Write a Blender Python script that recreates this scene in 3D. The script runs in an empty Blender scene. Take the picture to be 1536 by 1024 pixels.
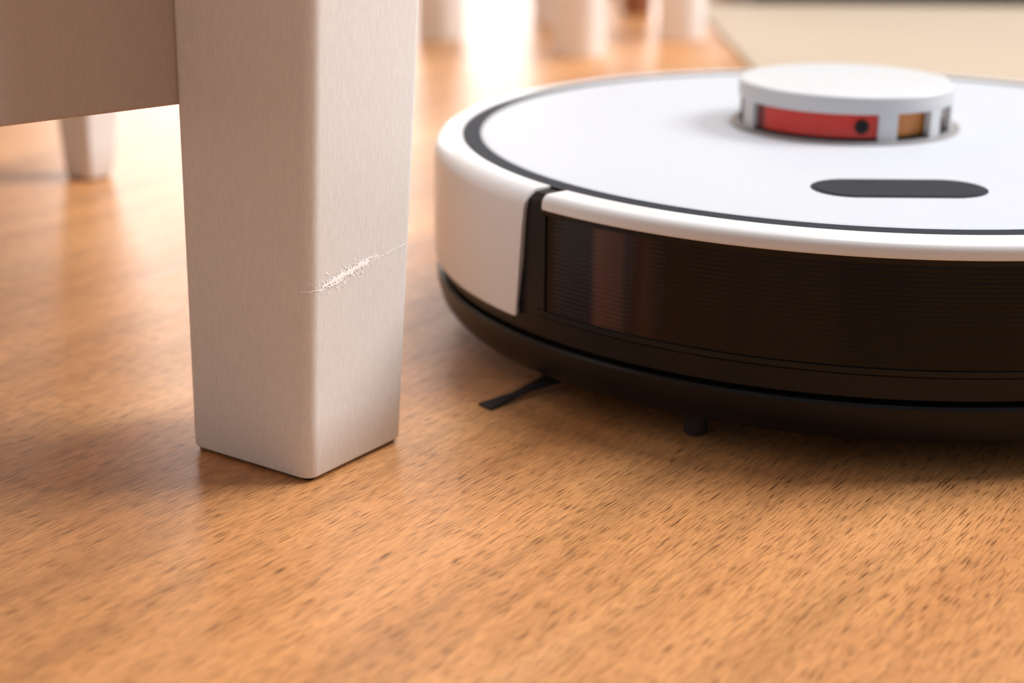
import bpy, bmesh, math, random
from mathutils import Vector, Matrix
random.seed(7)
scene = bpy.context.scene
COL = scene.collection
try:
    scene.view_settings.view_transform = 'Standard'
except Exception:
    pass

def lin(c):
    o = []
    for v in c:
        v = v / 255.0
        o.append(v / 12.92 if v <= 0.04045 else ((v + 0.055) / 1.055) ** 2.4)
    return tuple(o) + (1.0,)

def mat(name, rgb, rough=0.5, metal=0.0, coat=0.0, coat_rough=0.1, spec=0.5, var=0.04,
        nscale=60.0, bump=0.0, bscale=400.0):
    m = bpy.data.materials.new(name)
    m.use_nodes = True
    nt = m.node_tree
    b = nt.nodes['Principled BSDF']
    tc = nt.nodes.new('ShaderNodeTexCoord')
    nz = nt.nodes.new('ShaderNodeTexNoise')
    nz.inputs['Scale'].default_value = nscale
    nz.inputs['Detail'].default_value = 3
    nt.links.new(tc.outputs['Object'], nz.inputs['Vector'])
    mx = nt.nodes.new('ShaderNodeMix')
    mx.name = 'basemix'
    mx.data_type = 'RGBA'
    c = lin(rgb)
    mx.inputs['A'].default_value = tuple(x * (1 - var) for x in c[:3]) + (1,)
    mx.inputs['B'].default_value = tuple(min(1, x * (1 + var)) for x in c[:3]) + (1,)
    nt.links.new(nz.outputs['Fac'], mx.inputs['Factor'])
    nt.links.new(mx.outputs['Result'], b.inputs['Base Color'])
    b.inputs['Roughness'].default_value = rough
    b.inputs['Metallic'].default_value = metal
    b.inputs['Coat Weight'].default_value = coat
    b.inputs['Coat Roughness'].default_value = coat_rough
    b.inputs['Specular IOR Level'].default_value = spec
    if bump > 0:
        n2 = nt.nodes.new('ShaderNodeTexNoise')
        n2.inputs['Scale'].default_value = bscale
        n2.inputs['Detail'].default_value = 2
        nt.links.new(tc.outputs['Object'], n2.inputs['Vector'])
        bp = nt.nodes.new('ShaderNodeBump')
        bp.inputs['Strength'].default_value = bump
        bp.inputs['Distance'].default_value = 0.0005
        nt.links.new(n2.outputs['Fac'], bp.inputs['Height'])
        nt.links.new(bp.outputs['Normal'], b.inputs['Normal'])
    return m

def obj_from(name, verts, faces, material, parent=None, smooth=False, auto=None):
    me = bpy.data.meshes.new(name)
    me.from_pydata([tuple(v) for v in verts], [], faces)
    me.validate()
    bm = bmesh.new(); bm.from_mesh(me)
    bmesh.ops.recalc_face_normals(bm, faces=bm.faces)
    bm.to_mesh(me); bm.free()
    o = bpy.data.objects.new(name, me)
    COL.objects.link(o)
    if material: me.materials.append(material)
    if smooth:
        for p in me.polygons: p.use_smooth = True
        if auto:
            try: me.set_sharp_from_angle(angle=math.radians(auto))
            except Exception: pass
    if parent: o.parent = parent
    return o

def empty(name, loc=(0, 0, 0)):
    e = bpy.data.objects.new(name, None)
    e.empty_display_size = 0.05
    e.location = loc
    COL.objects.link(e)
    return e

def box(name, lo, hi, material, parent=None, bev=0.0):
    x0, y0, z0 = lo; x1, y1, z1 = hi
    v = [(x0,y0,z0),(x1,y0,z0),(x1,y1,z0),(x0,y1,z0),(x0,y0,z1),(x1,y0,z1),(x1,y1,z1),(x0,y1,z1)]
    f = [(0,1,2,3),(4,5,6,7),(0,1,5,4),(1,2,6,5),(2,3,7,6),(3,0,4,7)]
    o = obj_from(name, v, f, material, parent)
    if bev:
        md = o.modifiers.new('bev', 'BEVEL'); md.width = bev; md.segments = 3
    return o

def sector(name, prof, a0, a1, material, parent=None, n=None, slant0=None, slant1=None, centre=(0, 0), auto=30):
    """Closed profile (r,z) swept about z from a0..a1 degrees; slantN(z)-> extra degrees at the ends."""
    full = abs((a1 - a0) - 360) < 1e-6
    n = n or max(8, int(abs(a1 - a0) / 1.5))
    verts = []; faces = []
    k = len(prof)
    cols = n if full else n + 1
    for i in range(cols):
        t = i / n
        for (r, z) in prof:
            s0 = a0 + (slant0(z) if slant0 else 0)
            s1 = a1 + (slant1(z) if slant1 else 0)
            a = math.radians(s0 + (s1 - s0) * t)
            verts.append((centre[0] + r * math.cos(a), centre[1] + r * math.sin(a), z))
    for i in range(n):
        i2 = (i + 1) % cols if full else i + 1
        for j in range(k):
            j2 = (j + 1) % k
            faces.append((i * k + j, i2 * k + j, i2 * k + j2, i * k + j2))
    if not full:
        faces.append(tuple(range(k)))
        faces.append(tuple(n * k + j for j in range(k)))
    return obj_from(name, verts, faces, material, parent, smooth=True, auto=auto)

def arc(cx, cz, r, d0, d1, n=6):
    return [(cx + r * math.cos(math.radians(d0 + (d1 - d0) * i / n)), cz + r * math.sin(math.radians(d0 + (d1 - d0) * i / n))) for i in range(n + 1)]

def lathe(name, prof, material, parent=None, n=160, centre=(0, 0), auto=30):
    verts = []; faces = []; k = len(prof)
    for i in range(n):
        a = 2 * math.pi * i / n
        for (r, z) in prof:
            verts.append((centre[0] + r * math.cos(a), centre[1] + r * math.sin(a), z))
    for i in range(n):
        i2 = (i + 1) % n
        for j in range(k - 1):
            faces.append((i * k + j, i2 * k + j, i2 * k + j + 1, i * k + j + 1))
    faces.append(tuple(i * k for i in range(n)))
    faces.append(tuple(i * k + k - 1 for i in range(n)))
    return obj_from(name, verts, faces, material, parent, smooth=True, auto=auto)

# ---------------------------------------------------------------- materials
def wood_floor():
    m = bpy.data.materials.new('oak_laminate')
    m.use_nodes = True
    nt = m.node_tree; N = nt.nodes; L = nt.links
    b = N['Principled BSDF']
    tc = N.new('ShaderNodeTexCoord')
    rot = N.new('ShaderNodeMapping')
    rot.inputs['Rotation'].default_value = (0, 0, -math.radians(55.5))
    L.new(tc.outputs['Object'], rot.inputs['Vector'])
    def noise(su, sv, detail=3, rough=0.55, dist=0.0, off=(0, 0, 0), src=None):
        mp = N.new('ShaderNodeMapping')
        mp.inputs['Scale'].default_value = (su, sv, 1)
        mp.inputs['Location'].default_value = off
        L.new((src or rot).outputs['Vector'], mp.inputs['Vector'])
        nz = N.new('ShaderNodeTexNoise')
        nz.inputs['Scale'].default_value = 1
        nz.inputs['Detail'].default_value = detail
        nz.inputs['Roughness'].default_value = rough
        nz.inputs['Distortion'].default_value = dist
        L.new(mp.outputs['Vector'], nz.inputs['Vector'])
        return nz.outputs['Fac']
    def ramp(fac, stops):
        r = N.new('ShaderNodeValToRGB')
        el = r.color_ramp.elements
        while len(el) < len(stops): el.new(0.5)
        for e, (p, c) in zip(el, stops):
            e.position = p; e.color = c if len(c) == 4 else lin(c)
        L.new(fac, r.inputs['Fac'])
        return r.outputs['Color']
    def mix(fac, a, bb, mode='MIX'):
        x = N.new('ShaderNodeMix'); x.data_type = 'RGBA'; x.blend_type = mode
        if isinstance(fac, float): x.inputs['Factor'].default_value = fac
        else: L.new(fac, x.inputs['Factor'])
        for s, v in (('A', a), ('B', bb)):
            if isinstance(v, tuple): x.inputs[s].default_value = v
            else: L.new(v, x.inputs[s])
        return x.outputs['Result']
    W = (1, 1, 1, 1)
    def g(v): return (v, v, v, 1)
    def gw(v): return (v, v * 0.90, v * 0.80, 1)
    base = ramp(noise(2.2, 14, 3, 0.5, 0.5), [(0.30, (190, 130, 80)), (0.52, (207, 147, 94)), (0.72, (222, 166, 114))])
    # broad cathedral bands
    figure = ramp(noise(5, 55, 4, 0.6, 0.7, (3, 1, 0)), [(0.36, g(0.80)), (0.50, g(1.0)), (0.68, g(1.10))])
    c = mix(0.9, base, figure, 'MULTIPLY')
    fib = ramp(noise(80, 1500, 4, 0.6, 0.0, (7, 5, 0)), [(0.35, g(0.80)), (0.6, g(1.10))])
    c = mix(0.85, c, fib, 'MULTIPLY')
    # short and long open pores, fine dark dashes along the grain
    pore = ramp(noise(120, 2300, 1, 0.4, 0.0, (1, 9, 0)), [(0.36, gw(0.34)), (0.41, W)])
    c = mix(0.85, c, pore, 'MULTIPLY')
    pore2 = ramp(noise(55, 1500, 1, 0.4, 0.1, (11, 2, 0)), [(0.29, gw(0.32)), (0.335, W)])
    c = mix(0.85, c, pore2, 'MULTIPLY')
    ray = ramp(noise(220, 420, 2, 0.5, 0.0, (4, 2, 0)), [(0.35, g(0.88)), (0.6, g(1.05))])
    c = mix(0.6, c, ray, 'MULTIPLY')
    sep = N.new('ShaderNodeSeparateXYZ'); L.new(rot.outputs['Vector'], sep.inputs[0])
    def math_(op, a, bb=None):
        x = N.new('ShaderNodeMath'); x.operation = op
        for i, v in enumerate((a, bb)):
            if v is None: continue
            if isinstance(v, (int, float)): x.inputs[i].default_value = v
            else: L.new(v, x.inputs[i])
        return x.outputs[0]
    PW = 0.42
    v = math_('ADD', sep.outputs['Y'], 10 * PW + 0.125 + 0.235)
    v = math_('DIVIDE', v, PW)
    fr = math_('FRACT', v)
    idx = math_('FLOOR', v)
    d = math_('ABSOLUTE', math_('SUBTRACT', fr, 0.5))
    seam = math_('GREATER_THAN', d, 0.4993)
    tone = N.new('ShaderNodeTexWhiteNoise'); tone.noise_dimensions = '1D'
    L.new(idx, tone.inputs['W'])
    tr = ramp(tone.outputs['Value'], [(0.0, g(0.96)), (1.0, g(1.04))])
    c = mix(1.0, c, tr, 'MULTIPLY')
    c = mix(seam, c, lin((160, 105, 62)))
    L.new(c, b.inputs['Base Color'])
    rr = ramp(noise(40, 400, 2), [(0.3, g(0.40)), (0.7, g(0.30))])
    L.new(rr, b.inputs['Roughness'])
    bp = N.new('ShaderNodeBump'); bp.inputs['Strength'].default_value = 0.2
    bp.inputs['Distance'].default_value = 0.0003
    L.new(fib, bp.inputs['Height'])
    L.new(bp.outputs['Normal'], b.inputs['Normal'])
    return m

def painted_wood(name, rgb):
    m = mat(name, rgb, rough=0.45, var=0.02)
    nt = m.node_tree; N = nt.nodes; L = nt.links
    b = N['Principled BSDF']
    tc = N.new('ShaderNodeTexCoord')
    mp = N.new('ShaderNodeMapping'); mp.inputs['Scale'].default_value = (1500, 1500, 260)
    L.new(tc.outputs['Object'], mp.inputs['Vector'])
    nz = N.new('ShaderNodeTexNoise'); nz.inputs['Scale'].default_value = 1; nz.inputs['Detail'].default_value = 3
    L.new(mp.outputs['Vector'], nz.inputs['Vector'])
    bp = N.new('ShaderNodeBump'); bp.inputs['Strength'].default_value = 0.14; bp.inputs['Distance'].default_value = 0.0003
    L.new(nz.outputs['Fac'], bp.inputs['Height']); L.new(bp.outputs['Normal'], b.inputs['Normal'])
    r = N.new('ShaderNodeValToRGB'); r.color_ramp.elements[0].position = 0.35; r.color_ramp.elements[1].position = 0.65
    r.color_ramp.elements[0].color = (0.92, 0.92, 0.92, 1); r.color_ramp.elements[1].color = (1.0, 1.0, 1.0, 1)
    L.new(nz.outputs['Fac'], r.inputs['Fac'])
    mm = N.new('ShaderNodeMix'); mm.data_type = 'RGBA'; mm.blend_type = 'MULTIPLY'; mm.inputs['Factor'].default_value = 1
    L.new(N['basemix'].outputs['Result'], mm.inputs['A']); L.new(r.outputs['Color'], mm.inputs['B'])
    L.new(mm.outputs['Result'], b.inputs['Base Color'])
    return m

M_floor = wood_floor()
M_paint = painted_wood('painted_wood', (228, 224, 221))
M_rail = painted_wood('painted_wood_shaded', (182, 166, 156))  # leg paint darkened; the rail's shade is put into its colour
M_pad = mat('dark_felt', (40, 30, 26), rough=0.9)
M_chip = mat('chipped_primer', (255, 255, 255), rough=0.8)
M_white = mat('white_plastic', (214, 213, 215), rough=0.35, coat=0.2, var=0.01)
M_cap = mat('turret_white_plastic', (200, 202, 206), rough=0.4, var=0.01)
M_lid = mat('satin_white_lid', (192, 196, 204), rough=0.5, spec=0.35, var=0.01)
M_ring = mat('dark_grey_groove', (38, 43, 52), rough=0.6, spec=0.15)
M_chassis = mat('black_matte_plastic', (16, 14, 15), rough=0.33, var=0.08, spec=0.22)
M_under = mat('underbody_black', (14, 13, 13), rough=0.7, spec=0.1)
M_btn = mat('button_grey', (36, 40, 49), rough=0.55, spec=0.15)
M_brush = mat('brush_bristles', (48, 42, 44), rough=0.6, spec=0.2)
M_red = mat('red_lens_housing', (205, 40, 20), rough=0.22, spec=0.45)
M_redd = mat('dark_red_housing', (120, 35, 22), rough=0.35)
M_amber = mat('amber_housing', (205, 130, 62), rough=0.4)
M_black = mat('black_lens', (12, 10, 10), rough=0.1, spec=0.2)
M_grey = mat('grey_base_ring', (140, 138, 140), rough=0.35)

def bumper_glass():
    """smoked infrared window: near black, with brown reflection bands painted into the colour near its end"""
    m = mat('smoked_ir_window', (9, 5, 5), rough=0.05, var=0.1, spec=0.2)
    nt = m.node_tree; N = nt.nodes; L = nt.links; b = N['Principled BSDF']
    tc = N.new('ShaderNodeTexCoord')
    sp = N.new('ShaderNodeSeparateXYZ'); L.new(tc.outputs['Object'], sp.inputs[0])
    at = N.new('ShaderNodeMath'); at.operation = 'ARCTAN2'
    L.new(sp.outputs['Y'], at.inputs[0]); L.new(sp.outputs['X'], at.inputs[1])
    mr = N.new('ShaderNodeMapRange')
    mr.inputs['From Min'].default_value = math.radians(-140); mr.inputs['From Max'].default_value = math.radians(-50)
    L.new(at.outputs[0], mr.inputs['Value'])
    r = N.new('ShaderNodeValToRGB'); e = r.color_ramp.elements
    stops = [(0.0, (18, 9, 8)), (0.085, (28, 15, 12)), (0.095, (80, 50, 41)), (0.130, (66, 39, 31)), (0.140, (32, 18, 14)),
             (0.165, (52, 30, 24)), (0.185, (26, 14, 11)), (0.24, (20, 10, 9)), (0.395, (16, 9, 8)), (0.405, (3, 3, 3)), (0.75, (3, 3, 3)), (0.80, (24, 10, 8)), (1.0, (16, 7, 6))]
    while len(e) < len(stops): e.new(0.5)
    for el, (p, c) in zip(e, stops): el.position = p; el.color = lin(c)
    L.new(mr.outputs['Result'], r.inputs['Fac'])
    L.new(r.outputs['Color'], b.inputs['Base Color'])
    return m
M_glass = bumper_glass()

# ---------------------------------------------------------------- room
fl = obj_from('floor', [(-2.6, -1.6, 0), (3.2, -1.6, 0), (3.2, 3.6, 0), (-2.6, 3.6, 0)], [(0, 1, 2, 3)], M_floor)
M_wall = mat('wall_paint', (226, 214, 200), rough=0.9)
M_trim = mat('white_trim', (235, 232, 228), rough=0.5)
box('wall_back', (-2.6, 3.6, 0), (3.2, 3.7, 2.5), M_wall)
box('wall_left', (-2.7, -1.6, 0), (-2.6, 3.6, 2.5), M_wall)
box('baseboard_back', (-2.6, 3.58, 0), (3.2, 3.6, 0.09), M_trim)
box('baseboard_left', (-2.6, -1.6, 0), (-2.58, 3.58, 0.09), M_trim)

# ---------------------------------------------------------------- coffee table
E1 = Vector((-0.823, 0.568, 0)).normalized()
E2 = Vector((0.566, 0.825, 0)).normalized()
def leg_mesh(name, C0, a0, b0, C1, a1, b1, ztop, zref, parent, rad=0.0040, z0=0.0010, material=None):
    """tapered leg, near corner C, sides along E1 (a) and E2 (b); *0 at floor, *1 at height zref"""
    levels = [(z0, 0.0011), (z0 + 0.0003, 0.0004), (z0 + 0.0011, 0.0)]
    z = 0.02
    while z < ztop:
        levels.append((z, 0.0)); z += 0.03
    levels.append((ztop, 0.0))
    verts = []; faces = []; ns = 8; k = 4 * (ns + 1)
    for z, ins in levels:
        t = z / zref
        C = Vector(C0).lerp(Vector(C1), t); a = a0 + (a1 - a0) * t; b = b0 + (b1 - b0) * t
        u0, u1, v0, v1 = ins, a - ins, ins, b - ins
        for (cu, cv, d) in ((u0 + rad, v0 + rad, 180), (u1 - rad, v0 + rad, 270), (u1 - rad, v1 - rad, 0), (u0 + rad, v1 - rad, 90)):
            for i in range(ns + 1):
                th = math.radians(d + 90 * i / ns)
                p = C.to_3d() + E1 * (cu + rad * math.cos(th)) + E2 * (cv + rad * math.sin(th))
                verts.append((p.x, p.y, z))
    for l in range(len(levels) - 1):
        for j in range(k):
            j2 = (j + 1) % k
            faces.append((l * k + j, l * k + j2, (l + 1) * k + j2, (l + 1) * k + j))
    faces.append(tuple(range(k))); faces.append(tuple((len(levels) - 1) * k + j for j in range(k)))
    return obj_from(name, verts, faces, material or M_paint, parent, smooth=True, auto=40)

table = empty('coffee_table', (-0.3, 0.6, 0))
def par(o, p):
    o.parent = p
    o.matrix_parent_inverse = Matrix.Translation(-p.location)
def prism(name, pts, z0, z1, material, p, bev=0.0015):
    n = len(pts)
    v = [(x, y, z0) for x, y in pts] + [(x, y, z1) for x, y in pts]
    f = [tuple(range(n)), tuple(range(n, 2 * n))] + [(i, (i + 1) % n, n + (i + 1) % n, n + i) for i in range(n)]
    o = obj_from(name, v, f, material)
    if bev:
        md = o.modifiers.new('bev', 'BEVEL'); md.width = bev; md.segments = 3
    par(o, p)
    return o

ZT = 0.30
RAD = 0.0040
C0 = Vector((-0.0630, 0.4632)); C1 = Vector((-0.0574, 0.4626))
leg1 = leg_mesh('leg_1', C0, 0.0522, 0.0470, C1, 0.0580, 0.0520, ZT, 0.145, None)
par(leg1, table)
def pad(name, C, a, b, p):
    q = [Vector((C[0], C[1], 0)) + E1 * u + E2 * v for u, v in ((0.0022, 0.0022), (a - 0.0022, 0.0022), (a - 0.0022, b - 0.0022), (0.0022, b - 0.0022))]
    prism(name, [(w.x, w.y) for w in q], 0.0, 0.0011, M_pad, p, 0)
pad('glide_pad_1', C0, 0.0522, 0.0470, table)
D = Vector((-0.75, -0.67, 0)).normalized()
NRM = Vector((-0.67, 0.75, 0)).normalized()
Lc = Vector((-0.1035, 0.4955, 0))
q = [Lc + D * -0.012, Lc + D * 0.36, Lc + D * 0.36 + NRM * 0.022, Lc + D * -0.022 + NRM * 0.022]
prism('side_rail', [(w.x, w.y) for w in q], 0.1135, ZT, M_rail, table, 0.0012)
C2 = Vector((-0.2385, 0.888))
leg2 = leg_mesh('leg_2', C2, 0.022, 0.018, Vector((-0.236, 0.886)), 0.038, 0.044, ZT, 0.13, None, rad=0.003)
par(leg2, table)
pad('glide_pad_2', C2, 0.022, 0.018, table)
prism('light_blocker_rail', [(-0.062, 0.515), (-0.222, 0.895), (-0.242, 0.888), (-0.082, 0.508)], 0.16, ZT, M_rail, table, 0.0012)  # unseen rail, added to block side light and darken the left floor
C3 = Vector((-0.375, 0.235))
leg3 = leg_mesh('leg_3', C3, 0.05, 0.0425, C3, 0.055, 0.046, ZT, 0.145, None); par(leg3, table)
pad('glide_pad_3', C3, 0.05, 0.0425, table)
C4 = Vector((-0.64, 0.66))
leg4 = leg_mesh('leg_4', C4, 0.05, 0.0425, C4, 0.055, 0.046, ZT, 0.145, None); par(leg4, table)
pad('glide_pad_4', C4, 0.05, 0.0425, table)
prism('table_top', [(-0.03, 0.43), (-0.19, 0.94), (-0.72, 0.76), (-0.40, 0.14)], ZT, ZT + 0.022, M_paint, table, 0.003)

# scratch on the right-hand face of leg 1 (raised chips of bare primer)
def scratch():
    verts = []; faces = []
    def P(s, z, out=0.00012):
        t = z / 0.145
        C = C0.lerp(C1, t).to_3d()
        r = RAD
        if s >= r:
            p = C + E2 * s - E1 * out
        else:
            a = (r - s) / r
            ang = math.pi + a
            p = C + E1 * (r + (r + out) * math.cos(ang)) + E2 * (r + (r + out) * math.sin(ang))
        return (p.x, p.y, z)
    def strip(s0, s1, z0, z1, wfun, n, jit=0.0002):
        base = len(verts)
        for i in range(n + 1):
            t = i / n; s = s0 + (s1 - s0) * t; z = z0 + (z1 - z0) * t + random.uniform(-1, 1) * jit
            w = wfun(t)
            verts.append(P(s, z - w * random.uniform(0.3, 1.4), 0.00015)); verts.append(P(s, z, 0.0002)); verts.append(P(s, z + w * random.uniform(0.3, 1.4), 0.00015))
        for i in range(n):
            a = base + i * 3
            faces.append((a, a + 3, a + 4, a + 1)); faces.append((a + 1, a + 4, a + 5, a + 2))
    zl = lambda s: 0.0632 + 0.0048 * (s / 0.043)
    s = 0.022
    while s < 0.0455:
        l = random.uniform(0.0005, 0.0018)
        strip(s, s + l, zl(s), zl(s + l), lambda t: 0.00012, 4, 0.0001)
        s += l + random.uniform(0.0003, 0.0009)
    sn = lambda t, p: max(0.0, math.sin(math.pi * min(1, max(0, t)))) ** p
    strip(0.0050, 0.0120, zl(0.005) - 0.0003, zl(0.012), lambda t: 0.0004 + 0.0006 * t, 26, 0.0003)
    strip(0.0100, 0.0170, zl(0.010) - 0.0001, zl(0.017), lambda t: 0.0015 * sn(t, 0.5), 24, 0.0003)
    strip(0.0158, 0.0215, zl(0.0158) + 0.0004, zl(0.0215) + 0.0002, lambda t: 0.0012 * sn(t, 0.5), 18, 0.0003)
    strip(0.0205, 0.0275, zl(0.0205) + 0.0006, zl(0.0275) + 0.0005, lambda t: 0.0014 * sn(t, 0.6), 24, 0.0003)
    strip(0.0060, 0.0145, zl(0.006) - 0.0014, zl(0.0145) - 0.0014, lambda t: 0.0003 * sn(t, 1), 30)
    strip(0.0225, 0.0320, zl(0.0225) + 0.0017, zl(0.032) + 0.0008, lambda t: 0.0003 * sn(t, 1), 30)
    strip(-0.0026, 0.0060, 0.0626, 0.0628, lambda t: 0.00024, 24, 0.00012)
    strip(-0.0028, -0.0016, 0.0640, 0.0628, lambda t: 0.00022, 5, 0.00006)
    for _ in range(190):
        s = random.gauss(0.016, 0.007); s = max(0.0, min(0.036, s))
        z = zl(s) + random.gauss(0, 0.0013)
        l = random.uniform(0.0001, 0.0009)
        strip(s, s + l, z, z + random.uniform(-0.0002, 0.0003), lambda t: random.uniform(0.00006, 0.0003), 2)
    o = obj_from('scratch_mark', verts, faces, M_chip)
    par(o, table)
scratch()

# ---------------------------------------------------------------- robot vacuum
RC = (0.143, 0.644)
rv = empty('robot_vacuum', (RC[0], RC[1], 0))
A0, A1 = -139.5, -50.0      # bumper
R = 0.175
lathe('body_core', [(0.150, 0.0105), (0.160, 0.0112), (0.1655, 0.0140), (0.1690, 0.0200), (0.1700, 0.026), (0.1700, 0.0745), (0.1625, 0.0752)], M_chassis, rv)
lathe('underbody', [(0.10, 0.0085), (0.150, 0.0090), (0.152, 0.012)], M_under, rv)
sk = [(0.160, 0.0095), (0.1660, 0.0100), (0.1700, 0.0113), (0.1724, 0.0145), (0.1738, 0.0200), (0.1742, 0.0236), (0.1736, 0.0246), (0.1722, 0.0248), (0.160, 0.0248)]
sector('lower_skirt', sk, 0, 360, M_chassis, rv, n=240)
mb = [(0.160, 0.0254), (0.1712, 0.0254), (0.1718, 0.0260), (0.1722, 0.0335), (0.160, 0.0335)]
sector('chassis_band', mb, 0, 360, M_chassis, rv, n=240)
sh = [(0.1632, 0.0735), (0.1632, 0.0771), (0.1638, 0.0777), (0.1672, 0.0777)]
sh += arc(0.1685, 0.0712, 0.0065, 88, 4, 9)
sh += [(0.1752, 0.0640), (0.1752, 0.0316), (0.1746, 0.0309), (0.1715, 0.0309), (0.1715, 0.0735)]
slant = lambda z: -1.5 * (0.0777 - z) / 0.047 - (1.0 if z < 0.0315 else 0)
sector('side_shroud', sh, A1 + 2.5, 360 - 142.6, M_white, rv, n=220, slant1=slant, slant0=lambda z: 1.5 * (0.0777 - z) / 0.047)
ds = [(0.163, 0.0340), (0.1732, 0.0340), (0.1736, 0.0700), (0.1728, 0.0745), (0.170, 0.0766), (0.163, 0.0770)]
sector('gap_strip', ds, -148, A0 + 2, M_chassis, rv)
sector('gap_strip_2', ds, A1 - 2, A1 + 8, M_chassis, rv)
lip = [(0.1632, 0.0735), (0.1632, 0.0771), (0.1638, 0.0777), (0.1688, 0.0777)]
lip += arc(0.1722, 0.0747, 0.0030, 85, 5, 7)
lip += [(0.1753, 0.0730), (0.1750, 0.0725), (0.1710, 0.0724)]
sector('bumper_lip', lip, A0, A1, M_white, rv, n=90)
fr_top = [(0.168, 0.0706), (0.1742, 0.0706), (0.1745, 0.0724), (0.168, 0.0724)]
sector('bumper_frame_top', fr_top, A0, A1, M_chassis, rv, n=90)
fr_bot = [(0.168, 0.0340), (0.1738, 0.0340), (0.1745, 0.0347), (0.1745, 0.0366), (0.1738, 0.0369), (0.168, 0.0369)]
sector('bumper_frame_bottom', fr_bot, A0 - 1.0, A1 + 1, M_chassis, rv, n=90)
fr_side = [(0.168, 0.0360), (0.1744, 0.0360), (0.1744, 0.0715), (0.168, 0.0715)]
sector('bumper_frame_left', fr_side, A0 - 0.4, A0 + 0.3, M_chassis, rv, n=6)
sector('bumper_frame_right', fr_side, A1 - 1.2, A1, M_chassis, rv, n=6)
win = [(0.168, 0.0366)]
nr = 22
for i in range(nr * 6 + 1):
    z = 0.0366 + (0.0708 - 0.0366) * i / (nr * 6)
    win.append((0.1738 + 0.000045 * math.cos(2 * math.pi * i / 6), z))
win.append((0.168, 0.0708))
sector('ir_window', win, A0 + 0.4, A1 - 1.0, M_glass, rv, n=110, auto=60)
sector('groove_ring', [(0.155, 0.0740), (0.1636, 0.0740), (0.1636, 0.0775), (0.155, 0.0775)], 0, 360, M_ring, rv, n=240)
lathe('top_lid', [(0.1562, 0.0745), (0.1562, 0.0775), (0.1558, 0.0777), (0.1545, 0.0778), (0.120, 0.0780)], M_lid, rv, n=240, auto=50)

def stadium(cx, cy, halfL, rad, z0, z1, name, material, bev=0.0003):
    pts = []
    for i in range(17):
        a = math.radians(-90 + 180 * i / 16); pts.append((cx + halfL + rad * math.cos(a), cy + rad * math.sin(a)))
    for i in range(17):
        a = math.radians(90 + 180 * i / 16); pts.append((cx - halfL + rad * math.cos(a), cy + rad * math.sin(a)))
    n = len(pts)
    v = [(x, y, z0) for x, y in pts] + [(x, y, z1) for x, y in pts]
    f = [tuple(range(n)), tuple(range(n, 2 * n))] + [(i, (i + 1) % n, n + (i + 1) % n, n + i) for i in range(n)]
    o = obj_from(name, v, f, material, rv)
    md = o.modifiers.new('bev', 'BEVEL'); md.width = bev; md.segments = 2
    return o
bx, by = 0.133 - RC[0], 0.5425 - RC[1]
stadium(bx, by, 0.0162, 0.0143, 0.077, 0.0782, 'button_bezel', M_ring)
stadium(bx, by, 0.0162, 0.0128, 0.077, 0.0785, 'power_button', M_btn)

# lidar turret
tx, ty = 0.137 - RC[0], 0.663 - RC[1]
TC = (tx, ty)
F0 = -101.7
lathe('turret_base_ring', [(0.0470, 0.0775), (0.0470, 0.0786), (0.0462, 0.0790), (0.0430, 0.0790)], M_grey, rv, n=96, centre=TC)
lathe('turret_floor', [(0.0425, 0.0785), (0.0425, 0.0800), (0.040, 0.0801)], M_chassis, rv, n=96, centre=TC)
cap = [(0.0405, 0.0896)] + [(0.0436, 0.0896), (0.0437, 0.0900)] + arc(0.0421, 0.0951, 0.0016, 0, 88, 7) + [(0.030, 0.0970)]
lathe('turret_cap', cap, M_cap, rv, n=128, centre=TC, auto=40)
pil = [(0.0405, 0.0788), (0.0436, 0.0788), (0.0436, 0.0899), (0.0405, 0.0899)]
for i, (p0, p1) in enumerate([(-67, -55), (18.5, 28.8), (51, 60), (76, 90), (120, 150), (185, 215), (240, 262)]):
    sector('turret_pillar_%d' % (i + 1), pil, F0 + p0, F0 + p1, M_cap, rv, n=10, centre=TC)
core = [(0.020, 0.0795), (0.0415, 0.0795), (0.0415, 0.0897), (0.020, 0.0897)]
sector('laser_housing', core, F0 - 48, F0 + 22, M_red, rv, n=40, centre=TC)
sector('laser_housing_edge', core, F0 - 70, F0 - 48, M_redd, rv, n=8, centre=TC)
core2 = [(0.020, 0.0795), (0.0395, 0.0795), (0.0395, 0.0897), (0.020, 0.0897)]
sector('amber_housing', core2, F0 + 22, F0 + 290, M_amber, rv, n=80, centre=TC)
la = math.radians(F0 + 10)
lens_c = Vector((tx + 0.0415 * math.cos(la), ty + 0.0415 * math.sin(la), 0.0846))
def disc(name, c, nrm, rad, depth, material):
    nrm = nrm.normalized(); up = Vector((0, 0, 1)); sd = nrm.cross(up).normalized()
    v = []; n = 32
    for k in (0, 1):
        for i in range(n):
            a = 2 * math.pi * i / n
            v.append(c + nrm * (depth * k - depth * 0.5) + sd * rad * math.cos(a) + up * rad * math.sin(a))
    f = [tuple(range(n)), tuple(range(n, 2 * n))] + [(i, (i + 1) % n, n + (i + 1) % n, n + i) for i in range(n)]
    return obj_from(name, v, f, material, rv)
disc('laser_lens', lens_c, Vector((math.cos(la), math.sin(la), 0)), 0.0028, 0.0016, M_black)

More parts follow.
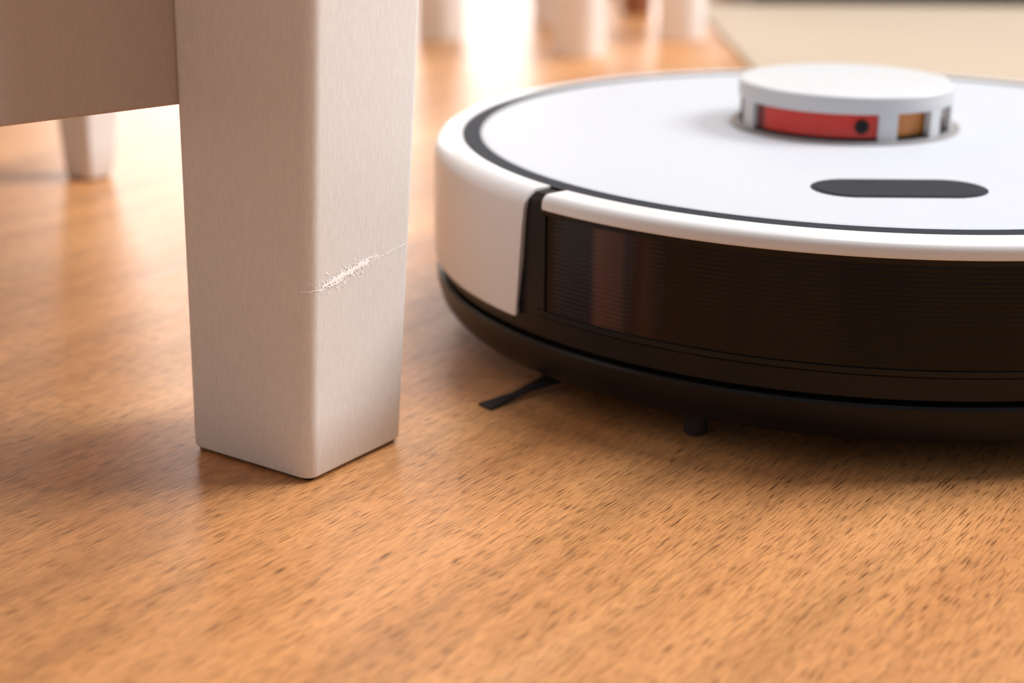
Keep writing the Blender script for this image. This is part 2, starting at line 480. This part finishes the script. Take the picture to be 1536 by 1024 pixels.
def cyl(name, cx, cy, r, z0, z1, material, bev=0.0006):
    return lathe(name, [(r - bev, z0), (r, z0 + bev), (r, z1 - bev), (r - bev, z1)], material, rv, n=40, centre=(cx, cy))
cyl('castor_stub', 0.0628 - RC[0], 0.5100 - RC[1], 0.0040, 0.0, 0.0125, M_brush)
def wheel(name, cx, cy, r, w):
    v = []; n = 48
    for k in (-1, 1):
        for i in range(n):
            a = 2 * math.pi * i / n
            v.append((cx + k * w / 2, cy + r * math.cos(a), r + r * math.sin(a)))
    f = [tuple(range(n)), tuple(range(n, 2 * n))] + [(i, (i + 1) % n, n + (i + 1) % n, n + i) for i in range(n)]
    return obj_from(name, v, f, M_under, rv)
wheel('drive_wheel_1', -0.115, 0.0, 0.016, 0.022)
wheel('drive_wheel_2', 0.115, 0.0, 0.016, 0.022)
box('main_brush_guard', (-0.065, -0.125, 0.002), (0.09, -0.06, 0.010), M_under, rv, 0.002)
bhx, bhy = 0.043 - RC[0], 0.577 - RC[1]
cyl('side_brush_hub', bhx, bhy, 0.008, 0.0025, 0.010, M_under)
for i in range(3):
    tip = Vector((-0.0095, 0.532, 0)) - Vector((0.043, 0.577, 0))
    ang = math.atan2(tip.y, tip.x) + i * 2 * math.pi / 3
    Ln = tip.length
    d = Vector((math.cos(ang), math.sin(ang), 0)); s = Vector((-d.y, d.x, 0))
    st = [(0.0, 0.0055, 0.0055), (0.5, 0.0045, 0.0045), (0.74, 0.0020, 0.0028), (0.8, 0.0018, 0.0022), (1.0, 0.0034, 0.0010)]
    v = []; f = []
    for (t, w, z) in st:
        c = Vector((bhx, bhy, 0)) + d * Ln * t
        for (sg, dz) in ((-1, 0), (1, 0), (1, 0.0009), (-1, 0.0009)):
            p = c + s * w * sg; v.append((p.x, p.y, z + dz - 0.0008))
    for k in range(len(st) - 1):
        for j in range(4):
            f.append((k * 4 + j, k * 4 + (j + 1) % 4, (k + 1) * 4 + (j + 1) % 4, (k + 1) * 4 + j))
    f.append((0, 1, 2, 3)); f.append(tuple(len(v) - 4 + j for j in range(4)))
    obj_from('side_brush_arm_%d' % (i + 1), v, f, M_brush, rv)

# ---------------------------------------------------------------- background
M_pw = mat('streak_white', (255, 254, 254), rough=0.35)
ps = empty('window_streak_stand', (0.045, 1.51, 0))  # added stand; its white legs imitate window reflections on the floor
for i, (x, y) in enumerate([(-0.068, 1.50), (0.056, 1.40), (0.155, 1.51), (0.04, 1.62)]):
    o = lathe('leg_%d' % (i + 1), [(0.021, 0.0), (0.022, 0.002), (0.024, 0.5)], M_pw, None, n=24, centre=(x, y)); par(o, ps)
o = lathe('shelf', [(0.125, 0.46), (0.13, 0.465), (0.13, 0.49), (0.125, 0.495)], M_pw, None, n=64, centre=(0.045, 1.51)); par(o, ps)
M_dw = mat('walnut_wood', (150, 95, 66), rough=0.4)
wc = empty('dining_chair', (-0.06, 1.88, 0))
for i, (x, y) in enumerate([(0.128, 1.70), (-0.25, 1.70), (-0.25, 2.06), (0.128, 2.06)]):
    o = lathe('leg_%d' % (i + 1), [(0.015, 0.0), (0.016, 0.002), (0.020, 0.43)], M_dw, None, n=20, centre=(x, y)); par(o, wc)
prism('seat', [(0.15, 1.68), (0.15, 2.08), (-0.27, 2.08), (-0.27, 1.68)], 0.43, 0.46, M_dw, wc, 0.006)
prism('backrest', [(0.15, 2.05), (0.15, 2.075), (-0.27, 2.075), (-0.27, 2.05)], 0.46, 0.9, M_dw, wc, 0.006)
M_rug = mat('beige_rug', (182, 166, 148), rough=0.95, spec=0.1, var=0.08, nscale=300, bump=0.6, bscale=500)
box('area_rug', (0.195, 1.12, 0.0), (1.5, 1.765, 0.003), M_rug, None, 0.001)
M_con = mat('grey_console', (92, 88, 92), rough=0.5)
mc = empty('tv_console', (0.95, 1.97, 0))
o = box('carcass', (0.24, 1.775, 0.02), (1.7, 2.15, 0.42), M_con, None, 0.004); par(o, mc)
o = box('plinth', (0.26, 1.80, 0.0), (1.68, 2.13, 0.02), M_con, None, 0.0); par(o, mc)

# ---------------------------------------------------------------- light
w = bpy.data.worlds.new('world'); scene.world = w; w.use_nodes = True
bg = w.node_tree.nodes['Background']
bg.inputs['Color'].default_value = (0.96, 0.97, 1.0, 1); bg.inputs['Strength'].default_value = 0.35
def area(name, loc, tgt, sx, sy, e, col):
    l = bpy.data.lights.new(name, 'AREA'); l.shape = 'RECTANGLE'; l.size = sx; l.size_y = sy; l.energy = e; l.color = col
    o = bpy.data.objects.new(name, l); COL.objects.link(o); o.location = loc
    o.rotation_euler = (Vector(tgt) - Vector(loc)).to_track_quat('-Z', 'Y').to_euler()
    return o
area('window_light_back', (0.1, 3.5, 0.52), (0.0, 0.5, 0.25), 2.2, 0.8, 27, (1.0, 0.99, 0.98))
area('window_light_side', (2.7, 1.2, 2.1), (0.0, 0.6, 0.0), 1.3, 1.3, 128, (1.0, 0.98, 0.96))
area('ceiling_light', (0.6, 1.0, 2.45), (0.3, 0.6, 0.0), 1.0, 1.0, 48, (1.0, 0.98, 0.95))

# ---------------------------------------------------------------- camera
cd = bpy.data.cameras.new('camera'); cam = bpy.data.objects.new('camera', cd); COL.objects.link(cam)
scene.camera = cam
cd.sensor_width = 36.0; cd.lens = 2409.7 / 1536 * 36.0
p, rl = 0.3195, 0.0071
cp, sp, cr, sr = math.cos(p), math.sin(p), math.cos(rl), math.sin(rl)
fwd = Vector((0, cp, -sp)); rt = Vector((1, 0, 0)); up = Vector((0, sp, cp))
r2 = rt * cr + up * sr; u2 = up * cr - rt * sr
cam.matrix_world = Matrix(((r2.x, u2.x, -fwd.x, 0), (r2.y, u2.y, -fwd.y, 0), (r2.z, u2.z, -fwd.z, 0.201), (0, 0, 0, 1)))
cd.clip_start = 0.01
cd.dof.use_dof = True; cd.dof.focus_distance = 0.49; cd.dof.aperture_fstop = 7.1
